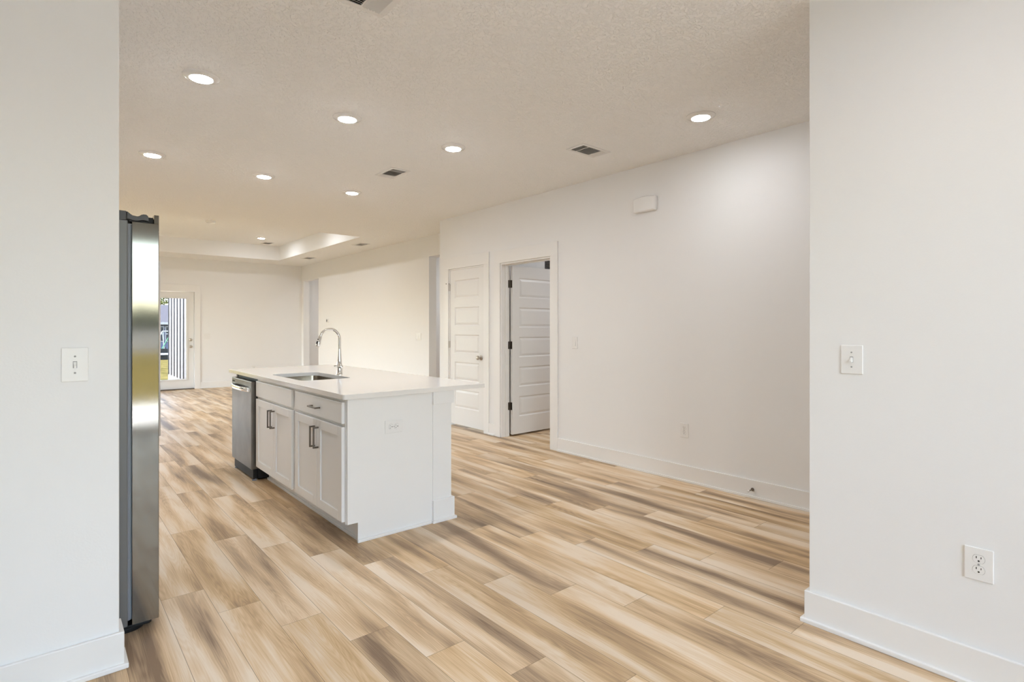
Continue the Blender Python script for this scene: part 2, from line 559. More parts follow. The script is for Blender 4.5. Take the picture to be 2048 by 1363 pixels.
def panel_slab(w, h, t, stile=0.108, top=0.136, ph=0.240, gap=0.115, npan=5):
    """five-panel moulded door: lies in local X (0..w), Z (0..h), Y (0..t)"""
    bm = bmesh.new()
    zs = []
    z = h - top
    for k in range(npan):
        zs.append((z - ph, z))
        z -= ph + gap
    zs = zs[::-1]
    for yf, s in ((0.0, 1), (t, -1)):
        def q(pts):
            bm.faces.new([bm.verts.new(p) for p in pts])
        q([(0, yf, 0), (stile, yf, 0), (stile, yf, h), (0, yf, h)])
        q([(w - stile, yf, 0), (w, yf, 0), (w, yf, h), (w - stile, yf, h)])
        prev = 0.0
        for a, b in zs + [(h, h)]:
            q([(stile, yf, prev), (w - stile, yf, prev), (w - stile, yf, a), (stile, yf, a)])
            prev = b
        for a, b in zs:
            steps = [(0.0, 0.0), (0.011, 0.009), (0.017, 0.009), (0.040, 0.002)]
            loops = []
            for inset, dep in steps:
                y = yf + s * dep
                loops.append([bm.verts.new(p) for p in ((stile + inset, y, a + inset), (w - stile - inset, y, a + inset),
                                                         (w - stile - inset, y, b - inset), (stile + inset, y, b - inset))])
            for A, B in zip(loops, loops[1:]):
                for k in range(4):
                    bm.faces.new((A[k], A[(k + 1) % 4], B[(k + 1) % 4], B[k]))
            bm.faces.new(loops[-1])
    for pts in ([(0, 0, 0), (w, 0, 0), (w, t, 0), (0, t, 0)], [(0, 0, h), (w, 0, h), (w, t, h), (0, t, h)],
                [(0, 0, 0), (0, t, 0), (0, t, h), (0, 0, h)], [(w, 0, 0), (w, t, 0), (w, t, h), (w, 0, h)]):
        bm.faces.new([bm.verts.new(p) for p in pts])
    bmesh.ops.remove_doubles(bm, verts=bm.verts[:], dist=0.0001)
    return bm

def xform(bm, M):
    bmesh.ops.transform(bm, matrix=M, verts=bm.verts[:])
    return bm

def knob_bm(at, axis='x', s=-1):
    """door knob growing from a plate, along axis by sign s"""
    prof = [(0.0305, 0.0), (0.0305, 0.006), (0.026, 0.010), (0.0125, 0.013), (0.011, 0.030), (0.016, 0.036), (0.0255, 0.045), (0.0275, 0.054), (0.0245, 0.063), (0.015, 0.068), (0.003, 0.069)]
    bm = bmesh.new()
    lathe(bm, [(r, h * s) for r, h in prof], 28, axis, at)
    return bm

# door_1: closed closet door, hinged on its far side
d1 = sroot('door_1', 'closed white five-panel closet door with a nickel knob', 'door', (XR + 0.005, D1b, 0))
w1 = D1b - D1a - 0.006
bm = panel_slab(w1, 2.045 - 0.030, 0.035)
# local X -> -Y (from hinge towards knob), local Y -> +X
M = Matrix.Translation((XR + 0.005, D1b - 0.003, 0.030)) @ Matrix(((0, 1, 0, 0), (-1, 0, 0, 0), (0, 0, 1, 0), (0, 0, 0, 1)))
obj('door_slab', xform(bm, M), DOORP, d1, 0.0015)
k = obj('door_knob', knob_bm((XR + 0.005, D1a + 0.068, 0.918)), NICKEL, d1, smooth=True)
for z in (1.82, 1.069, 0.32):
    bm = bmesh.new()
    tube(bm, [(XR - 0.004, D1b + 0.002, z - 0.045), (XR - 0.004, D1b + 0.002, z + 0.045)], 0.0075, 12)
    box(bm, XR - 0.0005, XR + 0.004, D1b - 0.012, D1b + 0.008, z - 0.044, z + 0.044)
    obj('hinge', bm, NICKEL, d1, smooth=True)
bm = bmesh.new()      # hinge-pin stop
tube(bm, [(XR - 0.004, D1b + 0.002, 1.868), (XR - 0.012, D1b + 0.050, 1.872)], 0.0045, 10)
tube(bm, [(XR - 0.004, D1b + 0.002, 1.868), (XR - 0.030, D1b - 0.030, 1.868)], 0.0045, 10)
tube(bm, [(XR - 0.012, D1b + 0.050, 1.872), (XR - 0.013, D1b + 0.060, 1.873)], 0.010, 12)
obj('hinge_stop', bm, PULL, d1, smooth=True)

# door_2: open door, swung into the dim room
d2 = sroot('door_2', 'open white five-panel door with dark nickel hinges', 'door', (XR2 - 0.008, D2b - 0.012, 0))
ang = math.radians(1.5)
w2 = 0.79
bm = panel_slab(w2, 2.022 - 0.020, 0.035)
HGX = XR2 + 0.015
M = Matrix.Translation((HGX, D2b - 0.020, 0.020)) @ Matrix.Rotation(ang, 4, 'Z') @ Matrix.Translation((0, -0.035, 0))
obj('door_slab', xform(bm, M), DOORP, d2, 0.0015)
for z in (1.809, 1.080, 0.357):
    bm = bmesh.new()
    yj = D2b - 0.018
    box(bm, XR2 - 0.036, XR2 + 0.002, yj - 0.0025, yj + 0.001, z - 0.045, z + 0.045)           # leaf on the jamb
    tube(bm, [(XR2 + 0.008, yj - 0.004, z - 0.046), (XR2 + 0.008, yj - 0.004, z + 0.046)], 0.0055, 12)
    box(bm, HGX - 0.0022, HGX + 0.0005, yj - 0.035, yj - 0.004, z - 0.045, z + 0.045)          # leaf on the door edge
    obj('hinge', bm, PULL, d2, 0.003)
bm = knob_bm((XR2 + w2 - 0.065, D2b - 0.050, 0.918), 'y', -1)
obj('door_knob', bm, NICKEL, d2, smooth=True)

# door_3: glazed door in the far wall
GA, GB, GT = 1.490, 2.404, 2.041
d3 = sroot('door_3', 'white patio door with one full glass pane in the far wall', 'door', (GA, YB, 0))
gy = YB + 0.030
ix0, ix1, iz0, iz1 = GA + 0.148, GB - 0.148, 0.213, 1.898
bm = boxes((GA + 0.006, ix0, gy, gy + 0.045, 0.018, GT - 0.006), (ix1, GB - 0.006, gy, gy + 0.045, 0.018, GT - 0.006),
           (ix0, ix1, gy, gy + 0.045, 0.018, iz0), (ix0, ix1, gy, gy + 0.045, iz1, GT - 0.006))
obj('door_slab', bm, DOORP, d3)
bm = boxes((ix0 - 0.028, ix0, gy - 0.010, gy, iz0 - 0.028, iz1 + 0.028), (ix1, ix1 + 0.028, gy - 0.010, gy, iz0 - 0.028, iz1 + 0.028),
           (ix0, ix1, gy - 0.010, gy, iz0 - 0.028, iz0), (ix0, ix1, gy - 0.010, gy, iz1, iz1 + 0.028))
obj('glazing_frame', bm, DOORP, d3, 0.003)
obj('glass_pane', boxes((ix0, ix1, gy + 0.018, gy + 0.026, iz0, iz1)), LOWE, d3)
obj('door_knob', knob_bm((2.339, gy, 0.893), 'y', -1), NICKEL, d3, smooth=True)
bm = bmesh.new()
lathe(bm, [(0.031, 0), (0.031, -0.008), (0.024, -0.016), (0.010, -0.020), (0.004, -0.021)], 28, 'y', (2.339, gy, 1.034))
obj('deadbolt', bm, NICKEL, d3, smooth=True)
obj('threshold', boxes((GA, GB, YB - 0.015, YB + 0.14, 0.0, 0.016)), PULL, d3, 0.003)
struct('trim_5', boxes((GA - 0.108, GA, YB - 0.018, YB, 0, GT), (GB, GB + 0.108, YB - 0.018, YB, 0, GT), (GA - 0.108, GB + 0.108, YB - 0.018, YB, GT, GT + 0.150)),
       TRIM, 'flat white casing around the glass door', 'door casing', 0.003)

# window_1: far wall, behind the refrigerator from here
w = sroot('window_1', 'double window in the far wall beside the glass door', 'window', ((WX0 + WX1) / 2, YB, WZ0))
wy = YB + 0.06
wm = (WX0 + WX1) / 2
obj('window_frame', boxes((WX0, WX0 + 0.05, wy, wy + 0.06, WZ0, WZ1), (WX1 - 0.05, WX1, wy, wy + 0.06, WZ0, WZ1), (wm - 0.03, wm + 0.03, wy, wy + 0.06, WZ0 + 0.05, WZ1 - 0.05),
                          (WX0 + 0.05, WX1 - 0.05, wy, wy + 0.06, WZ0, WZ0 + 0.05), (WX0 + 0.05, WX1 - 0.05, wy, wy + 0.06, WZ1 - 0.05, WZ1)), TRIM, w, 0.003)
obj('glass_pane', boxes((WX0 + 0.05, wm - 0.03, wy + 0.025, wy + 0.033, WZ0 + 0.05, WZ1 - 0.05)), GLASST, w)
obj('glass_pane', boxes((wm + 0.03, WX1 - 0.05, wy + 0.025, wy + 0.033, WZ0 + 0.05, WZ1 - 0.05)), GLASST, w)

def side_window(name, label, x, y0, y1, z0, z1):
    w = sroot(name, label, 'window', (x, (y0 + y1) / 2, z0))
    ym = (y0 + y1) / 2
    obj('window_frame', boxes((x - 0.03, x + 0.03, y0, y0 + 0.05, z0, z1), (x - 0.03, x + 0.03, y1 - 0.05, y1, z0, z1), (x - 0.03, x + 0.03, ym - 0.03, ym + 0.03, z0 + 0.05, z1 - 0.05),
                              (x - 0.03, x + 0.03, y0 + 0.05, y1 - 0.05, z0, z0 + 0.05), (x - 0.03, x + 0.03, y0 + 0.05, y1 - 0.05, z1 - 0.05, z1)), TRIM, w, 0.003)
    obj('glass_pane', boxes((x - 0.004, x + 0.004, y0 + 0.05, ym - 0.03, z0 + 0.05, z1 - 0.05)), GLASST, w)
    obj('glass_pane', boxes((x - 0.004, x + 0.004, ym + 0.03, y1 - 0.05, z0 + 0.05, z1 - 0.05)), GLASST, w)
side_window('fill_window', 'unseen side window added to brighten the far room', -2.26, VY0, VY1, VZ0, VZ1)  # window added out of view to light the far walls and tray

# door_4: patio door behind the camera (seen only as a reflection in the refrigerator)
d4 = sroot('door_4', 'sliding glass patio door behind the camera', 'door', (0.1, -2.67, 0))
py = -2.69
fr = []
for a in (GX0, 0.32, GX1 - 0.06):
    fr.append((a, a + 0.06, py, py + 0.05, 0.06, GZ - 0.06))
fr += [(GX0, GX1, py, py + 0.05, 0, 0.06), (GX0, GX1, py, py + 0.05, GZ - 0.06, GZ)]
obj('door_frame', boxes(*fr), TRIM, d4, 0.003)
obj('glass_pane', boxes((GX0 + 0.06, 0.32, py + 0.02, py + 0.028, 0.06, GZ - 0.06)), GLASS, d4)
obj('glass_pane', boxes((0.38, GX1 - 0.06, py + 0.02, py + 0.028, 0.06, GZ - 0.06)), GLASS, d4)

# ------------------------------------------------------------------ kitchen island
CT = 0.8955          # counter top height
CU = CT - 0.030
FX = 1.364           # face frame plane
DX = 1.344           # door front plane
TKX = 1.453          # toe kick plane
ISL = 'kitchen island pieces'

def shaker(y0, y1, z0, z1, stile=0.058):
    """shaker door with a recessed panel, front at DX facing -X"""
    bm = bmesh.new()
    box(bm, DX, FX, y0, y0 + stile, z0, z1)
    box(bm, DX, FX, y1 - stile, y1, z0, z1)
    box(bm, DX, FX, y0 + stile, y1 - stile, z0, z0 + stile)
    box(bm, DX, FX, y0 + stile, y1 - stile, z1 - stile, z1)
    box(bm, DX + 0.009, FX, y0 + stile, y1 - stile, z0 + stile, z1 - stile)
    return bm

def pull_v(y, z0, z1):
    x = DX - 0.032
    bm = boxes((x - 0.005, x + 0.005, y - 0.005, y + 0.005, z0, z1), (x + 0.005, DX, y - 0.005, y + 0.005, z0, z0 + 0.010), (x + 0.005, DX, y - 0.005, y + 0.005, z1 - 0.010, z1))
    return bm

def pull_h(y0, y1, z):
    x = DX - 0.032
    return boxes((x - 0.005, x + 0.005, y0, y1, z - 0.005, z + 0.005), (x + 0.005, DX, y0, y0 + 0.010, z - 0.005, z + 0.005), (x + 0.005, DX, y1 - 0.010, y1, z - 0.005, z + 0.005))

def cabinet(name, label, y0, y1, fy0, fy1, split, drawer_pull, sink=False):
    c = thing(name, label, 'cabinet', (1.65, (y0 + y1) / 2, 0))
    top = 0.62 if sink else CU
    bm = boxes((FX, FX + 0.019, y0, y1, 0.118, CU), (FX + 0.019, 1.925, y0, y0 + 0.018, 0.118, CU), (FX + 0.019, 1.925, y1 - 0.018, y1, 0.118, CU),
               (1.910, 1.925, y0 + 0.018, y1 - 0.018, 0.118, CU), (FX + 0.019, 1.910, y0 + 0.018, y1 - 0.018, 0.118, 0.136))
    obj('carcass', bm, CAB, c, 0.001)
    obj('toe_kick', boxes((TKX, TKX + 0.015, y0, y1, 0, 0.118), (TKX - 0.013, TKX, y0, y1, 0, 0.019)), CAB, c, 0.003)
    d = obj('drawer_front', boxes((DX, FX, fy0, fy1, 0.716, 0.845)), CAB, c, 0.004)
    if drawer_pull:
        obj('pull', pull_h((fy0 + fy1) / 2 - 0.068, (fy0 + fy1) / 2 + 0.068, 0.777), PULL, d, 0.0015)
    g = 0.0015
    da = obj('door', shaker(split + g, fy1, 0.130, 0.697), CAB, c, 0.0025)
    obj('pull', pull_v(split + 0.031, 0.515, 0.652), PULL, da, 0.0015)
    db = obj('door', shaker(fy0, split - g, 0.130, 0.697), CAB, c, 0.0025)
    obj('pull', pull_v(split - 0.031, 0.515, 0.652), PULL, db, 0.0015)
    return c
cabinet('base_cabinet', 'white shaker cabinet nearest the island end, with a drawer pull and two doors', 3.137, 3.992, 3.153, 3.952, 3.5475, True)
cabinet('base_cabinet', 'white shaker sink cabinet beside the dishwasher, its drawer front without a pull', 3.994, 4.915, 4.028, 4.897, 4.440, False, True)

# end panel with corner post
ep = thing('island_end_panel', 'white island end panel with a square corner post, facing the camera', 'end panel', (1.75, 3.13, 0))
pts = [(1.366, 0.120), (1.432, 0.120), (1.432, 0.0), (1.940, 0.0), (1.940, CU), (1.366, CU)]
bm = bmesh.new()
lo = [bm.verts.new((x, 3.120, z)) for x, z in pts]
hi = [bm.verts.new((x, 3.136, z)) for x, z in pts]
bm.faces.new(lo)
bm.faces.new(hi[::-1])
for i in range(len(pts)):
    j = (i + 1) % len(pts)
    bm.faces.new((lo[i], lo[j], hi[j], hi[i]))
obj('panel', bm, CAB, ep, 0.0012)
obj('shoe_moulding', boxes((1.428, 1.944, 3.108, 3.120, 0, 0.019)), CAB, ep, 0.003)
obj('back_panel', boxes((1.926, 1.950, 3.137, 5.60, 0, CU)), CAB, ep, 0.001)
obj('post_shaft', boxes((1.958, 2.103, 3.119, 3.262, 0.148, 0.782), (1.940, 1.958, 3.123, 3.14, 0.0, CU)), CAB, ep, 0.0015)
obj('post_cap', boxes((1.953, 2.119, 3.105, 3.277, 0.782, CU)), CAB, ep, 0.002)
obj('post_plinth', boxes((1.953, 2.121, 3.104, 3.278, 0.0, 0.148), (1.946, 2.133, 3.092, 3.290, 0.0, 0.019)), CAB, ep, 0.003)

# countertop with the sink cut-out
bm = bmesh.new()
SX0, SX1, SY0, SY1 = 1.452, 1.842, 4.112, 4.862
slab(bm, rrect(1.331, 2.378, 3.098, 5.743, 0.018, 5), CU, CT, [rrect(SX0, SX1, SY0, SY1, 0.055, 6)[::-1]])
ct = obj('countertop', bm, QUARTZ, None, 0.0025, seg=3)
tag(ct, 'long white quartz countertop over the island cabinets', 'countertop')

# undermount sink
sk_ = thing('sink', 'stainless steel undermount sink set into the white countertop', 'sink', ((SX0 + SX1) / 2, (SY0 + SY1) / 2, CU - 0.2))
bm = bmesh.new()
loops = []
for d, z, r in ((0.022, CU - 0.0015, 0.06), (-0.004, CU - 0.0015, 0.055), (-0.003, CU - 0.02, 0.055), (0.006, CU - 0.17, 0.05), (0.016, CU - 0.192, 0.045), (0.04, CU - 0.2, 0.03)):
    if d == 0.022:
        L = rrect(SX0 - d, SX1 + d, SY0 - d, SY1 + d, r, 6)
    else:
        L = rrect(SX0 + d, SX1 - d, SY0 + d, SY1 - d, r, 6)
    loops.append([bm.verts.new((x, y, z)) for x, y in L])
for a, b in zip(loops, loops[1:]):
    for k in range(len(a)):
        bm.faces.new((a[k], a[(k + 1) % len(a)], b[(k + 1) % len(a)], b[k]))
bm.faces.new(loops[-1])
bs = obj('basin', bm, SINKM, sk_, smooth=True)
bm = bmesh.new()
lathe(bm, [(0.057, 0.0), (0.055, 0.004), (0.042, 0.003), (0.036, 0.0015), (0.002, 0.0015)], 28, 'z', ((SX0 + SX1) / 2, (SY0 + SY1) / 2, CU - 0.2))
obj('drain', bm, CHROME, sk_, smooth=True)

# faucet
FXc, FY = 1.879, 4.450
fa = thing('faucet', 'tall chrome gooseneck kitchen faucet behind the sink', 'faucet', (FXc, FY, CT))
bm = bmesh.new()
lathe(bm, [(0.027, 0.0), (0.027, 0.003), (0.0245, 0.006), (0.0225, 0.055), (0.0225, 0.058)], 28, 'z', (FXc, FY, CT))
obj('base', bm, CHROME, fa, smooth=True)
bm = bmesh.new()
lathe(bm, [(0.0235, 0.058), (0.0235, 0.082), (0.0205, 0.086), (0.0185, 0.12), (0.0125, 0.195), (0.0112, 0.215)], 28, 'z', (FXc, FY, CT))
obj('stem', bm, CHROME, fa, smooth=True)
pts, z0 = [], CT + 0.213
pts.append((FXc, FY, z0))
pts.append((FXc, FY, CT + 0.285))
cxr, czr, rr = FXc - 0.082, CT + 0.300, 0.082
for k in range(0, 17):
    a = math.radians(0 + 163 * k / 16)
    pts.append((cxr + rr * math.cos(a), FY, czr + rr * math.sin(a)))
d = Vector((-math.sin(math.radians(163)), 0, math.cos(math.radians(163))))
tip = Vector(pts[-1])
bm = bmesh.new()
tube(bm, pts, 0.0110, 18)
obj('spout', bm, CHROME, fa, smooth=True)
bm = bmesh.new()
hd = [tip + d * t_ for t_ in (0.0, 0.004, 0.012, 0.05, 0.085, 0.088)]
tube(bm, hd, [0.0112, 0.0135, 0.0140, 0.0165, 0.0185, 0.0165], 22)
sp = obj('spray_head', bm, CHROME, fa, smooth=True)
side = Vector((-math.cos(math.radians(17)), -0.35, 0.25)).normalized()
bm = bmesh.new()
for t_, r_ in ((0.030, 0.0065), (0.058, 0.0075)):
    c = tip + d * t_ + side * 0.0125
    tube(bm, [c - d * (0.004 if t_ < 0.04 else 0.012), c + d * (0.004 if t_ < 0.04 else 0.012)], r_, 12)
obj('spray_button', bm, BLACKP, sp, smooth=True)
bm = bmesh.new()
lathe(bm, [(0.0135, 0.018), (0.0135, 0.042), (0.0120, 0.050), (0.003, 0.053)][::1], 22, 'y', (0, 0, 0))
xform(bm, Matrix.Translation((FXc, FY, CT + 0.069)) @ Matrix.Rotation(math.radians(180), 4, 'Z'))
tube(bm, [(FXc, FY - 0.040, CT + 0.073), (FXc - 0.03, FY - 0.036, CT + 0.077), (FXc - 0.058, FY - 0.03, CT + 0.078)], [0.006, 0.0045, 0.0055], 12)
obj('handle', bm, CHROME, fa, smooth=True)

# dishwasher
dw = thing('dishwasher', 'stainless steel dishwasher at the far end of the island', 'dishwasher', (1.6, 5.25, 0))
DA, DB = 4.935, 5.560
obj('tub', boxes((1.372, 1.92, DA - 0.008, DB + 0.008, 0.105, CU - 0.012)), BLACKP, dw, 0.003)
bm = boxes((1.318, 1.372, DA, DB, 0.098, 0.836))
dd = obj('door', bm, DWSTEEL, dw, 0.005, seg=3)
bm = bmesh.new()
hp = []
for k in range(13):
    u_ = k / 12
    y = DA + 0.045 + u_ * (DB - DA - 0.09)
    hp.append((1.318 - 0.012 - 0.030 * math.sin(PI * u_) ** 0.5, y))
lo = []
for x, y in hp:
    lo.append([bm.verts.new((x, y, 0.748)), bm.verts.new((x - 0.004, y, 0.765)), bm.verts.new((x, y, 0.782)), bm.verts.new((x + 0.010, y, 0.782)), bm.verts.new((x + 0.010, y, 0.748))])
for a, b in zip(lo, lo[1:]):
    for k in range(5):
        bm.faces.new((a[k], a[(k + 1) % 5], b[(k + 1) % 5], b[k]))
bm.faces.new(lo[0])
bm.faces.new(lo[-1][::-1])
box(bm, 1.300, 1.319, DA + 0.030, DA + 0.062, 0.748, 0.782)
box(bm, 1.300, 1.319, DB - 0.062, DB - 0.030, 0.748, 0.782)
obj('handle', bm, CHROME, dd, 0.003, smooth=True)
bm = bmesh.new()       # small dark lettering, too small in the photo to read
xx = DB - 0.020
for k, wd in enumerate((0.011, 0.007, 0.011, 0.009, 0.012, 0.010)):
    box(bm, 1.3172, 1.3185, xx - wd, xx, 0.800, 0.811)
    xx -= wd + 0.004
obj('lettering', bm, BLACKP, dd)
obj('kick_panel', boxes((1.336, 1.350, DA + 0.012, DB - 0.020, 0.014, 0.097), (1.350, 1.372, DA + 0.02, DB - 0.03, 0.014, 0.104), (1.372, 1.92, DA + 0.0, DB - 0.01, 0.014, 0.104)), BLACKP, dw, 0.003)  # rear black blocks stand in for the dark void beneath the tub
for y in (DA + 0.03, DB - 0.04):
    bm = bmesh.new()
    tube(bm, [(1.352, y, 0.0), (1.352, y, 0.009)], 0.020, 16)
    tube(bm, [(1.360, y, 0.009), (1.360, y, 0.020)], 0.008, 12)
    obj('foot', bm, GASKET, dw, smooth=True)
obj('end_filler', boxes((FX + 0.09, 1.925, DB + 0.012, DB + 0.030, 0.0, 0.118), (FX, 1.925, DB + 0.012, DB + 0.030, 0.118, CU)), CAB, dw, 0.002)

# ------------------------------------------------------------------ refrigerator
rf = thing('refrigerator', 'stainless steel refrigerator standing behind the near left wall', 'refrigerator', (-0.05, 3.28, 0))
RY0, RY1 = 2.820, 3.730
obj('body', boxes((-0.46, 0.266, RY0, RY1, 0.028, 1.742)), FRSIDE, rf, 0.004)
bm = boxes((0.266, 0.2705, RY0 + 0.006, RY1 - 0.006, 0.05, 1.73), (0.2705, 0.2765, RY0 + 0.010, RY1 - 0.010, 0.05, 1.73), (0.2765, 0.281, RY0 + 0.014, RY1 - 0.014, 0.05, 1.73))
obj('door_seal', bm, GASKET, rf, 0.0015)
YM = (RY0 + RY1) / 2
for a, b, hinge_side in ((RY0, YM - 0.003, True), (YM + 0.003, RY1, False)):
    bm = bmesh.new()
    prof = [(0.281, a), (0.281, b), (0.361, b), (0.3765, b), (0.378, b - 0.0015), (0.378, a + 0.0015), (0.3765, a), (0.361, a)]
    slab(bm, prof, 0.031, 1.738)
    prof2 = [(0.360, a), (0.360, b), (0.3765, b), (0.378, b - 0.0015), (0.378, a + 0.0015), (0.3765, a)]
    slab(bm, prof2, 1.738, 1.776)
    d_ = obj('door', bm, STEEL, rf, 0.0008)
    bm = bmesh.new()
    yy = b - 0.035 if hinge_side else a + 0.035
    tube(bm, [(0.430, yy, 0.75), (0.430, yy, 1.62)], 0.010, 14)
    tube(bm, [(0.376, yy, 0.80), (0.430, yy, 0.80)], 0.008, 12)
    tube(bm, [(0.376, yy, 1.57), (0.430, yy, 1.57)], 0.008, 12)
    obj('handle', bm, CHROME, d_, smooth=True)
    # hinge cover on top: a block over the body and a wavy arm over the door
    y0, y1 = (a + 0.002, a + 0.075) if hinge_side else (b - 0.075, b - 0.002)
    bm = boxes((0.14, 0.262, y0, y1, 1.742, 1.782))
    top = [(0.262, 1.781), (0.268, 1.778), (0.276, 1.771), (0.284, 1.766), (0.300, 1.764), (0.307, 1.766), (0.314, 1.772), (0.322, 1.775), (0.332, 1.775), (0.338, 1.770), (0.341, 1.760)]
    bot = [(0.262, 1.748), (0.268, 1.748), (0.276, 1.746), (0.284, 1.743), (0.300, 1.743), (0.307, 1.745), (0.314, 1.748), (0.322, 1.749), (0.332, 1.748), (0.338, 1.746), (0.341, 1.744)]
    A = [[bm.verts.new((x, y, z)) for x, z in top] for y in (y0, y1)]
    B = [[bm.verts.new((x, y, z)) for x, z in bot] for y in (y0, y1)]
    for k in range(len(top) - 1):
        bm.faces.new((A[0][k], A[0][k + 1], A[1][k + 1], A[1][k]))
        bm.faces.new((B[0][k], B[1][k], B[1][k + 1], B[0][k + 1]))
        bm.faces.new((A[0][k], B[0][k], B[0][k + 1], A[0][k + 1]))
        bm.faces.new((A[1][k], A[1][k + 1], B[1][k + 1], B[1][k]))
    bm.faces.new((A[0][-1], B[0][-1], B[1][-1], A[1][-1]))
    bm.faces.new((A[0][0], A[1][0], B[1][0], B[0][0]))
    obj('hinge_cover', bm, CHARC, rf, 0.003)
    obj('hinge_bracket', boxes((0.270, 0.357, y0 + 0.004, y1 - 0.006, 1.7385, 1.746), (0.338, 0.358, y0 + 0.002, y1, 1.740, 1.764)), BLACKP, rf, 0.002)
    # black lower hinge foot, rounded towards the front
    bm = bmesh.new()
    out = [(0.215, y0), (0.345, y0), (0.352, y0 + 0.006), (0.352, y1), (0.215, y1)]
    slab(bm, out, 0.018, 0.031)
    out = [(0.215, y0 + 0.002)]
    for k in range(9):
        a_ = math.radians(-90 + 90 * k / 8)
        out.append((0.270 + 0.062 * math.cos(a_), y0 + 0.062 + 0.060 * math.sin(a_)))
    out.append((0.215, y0 + 0.062))
    slab(bm, out, 0.0, 0.018)
    obj('foot', bm, BLACKP, rf, 0.003)
obj('grille', boxes((0.200, 0.262, RY0 + 0.08, RY1 - 0.08, 0.006, 0.028)), BLACKP, rf, 0.003)

# ------------------------------------------------------------------ recessed lights
def make_light(label, loc):
    t = thing('recessed_light', label, 'ceiling light', loc, 0, 'recessed ceiling lights')
    bm = bmesh.new()
    lathe(bm, [(0.0970, 0.0), (0.0968, -0.003), (0.0930, -0.0060), (0.0660, -0.0145), (0.0610, -0.0150), (0.0600, -0.0120)], 48, 'z', (0, 0, 0), False)
    obj('trim_ring', bm, PLASTIC, t, smooth=True, world=False)
    bm = bmesh.new()
    lathe(bm, [(0.0602, -0.0130), (0.0580, -0.0162), (0.044, -0.0190), (0.021, -0.0202), (0.002, -0.0205)], 40, 'z', (0, 0, 0), False)
    obj('lens', bm, LENS['kitchen'], t, smooth=True, world=False)
    return t
Ls = [((0.690, 3.600, H), 'recessed light nearest the left wall, largest of the lit ceiling discs'),
      ((1.597, 3.650, H), 'recessed light over the near end of the island'),
      ((2.514, 3.700, H), 'recessed light between the two small square ceiling vents'),
      ((0.686, 5.470, H), 'recessed light furthest left, in the ceiling above the refrigerator top'),
      ((1.598, 5.556, H), 'recessed light over the far end of the island, middle of the far row'),
      ((2.513, 5.620, H), 'recessed light left of the small ceiling vent, right end of the far row'),
      ((3.440, 2.052, H), 'recessed light by itself on the right, near the long white wall'),
      ((3.220, 11.369, TZ), 'small recessed light up inside the raised ceiling tray')]
L0 = make_light(Ls[0][1], Ls[0][0])
def place_light(loc, lab, lamp_group):
    r = dup(L0, loc, 0, lab, 'recessed ceiling lights')
    if lamp_group != 'kitchen':
        for c in r.children:
            if c.name.startswith('lens'):
                c.data = c.data.copy()
                c.data.materials[0] = LENS[lamp_group]
for i, (loc, lab) in enumerate(Ls[1:]):
    place_light(loc, lab, 'side' if i == 5 else 'living' if i == 6 else 'kitchen')
# unseen lamps added as fill light: over the camera, in the tray, other rooms
for x, y in ((0.69, 0.30), (1.60, 0.30), (0.69, -1.40), (1.60, -1.40)):
    place_light((x, y, H), 'added recessed fill light in the ceiling over the camera', 'dining_fill')  # added fill for the near walls
for x, y in ((3.22, 9.30), (-0.25, 11.369), (-0.25, 9.30)):
    place_light((x, y, TZ), 'added recessed fill light in the raised tray, hidden by the ceiling edge', 'living')  # added to brighten the far room
for x, y in ((5.40, 8.60), (5.40, 11.40)):
    place_light((x, y, H), 'added recessed fill light in the corridor behind the openings', 'corridor')  # added to brighten what shows through the openings
place_light((3.44, -0.70, H), 'added recessed fill light in the passage behind the near right wall', 'side')  # added to lighten the dark casing edges
place_light((5.7, 3.9, H), 'added recessed fill light in the room behind the open door', 'bedroom_fill')  # added to brighten the open door

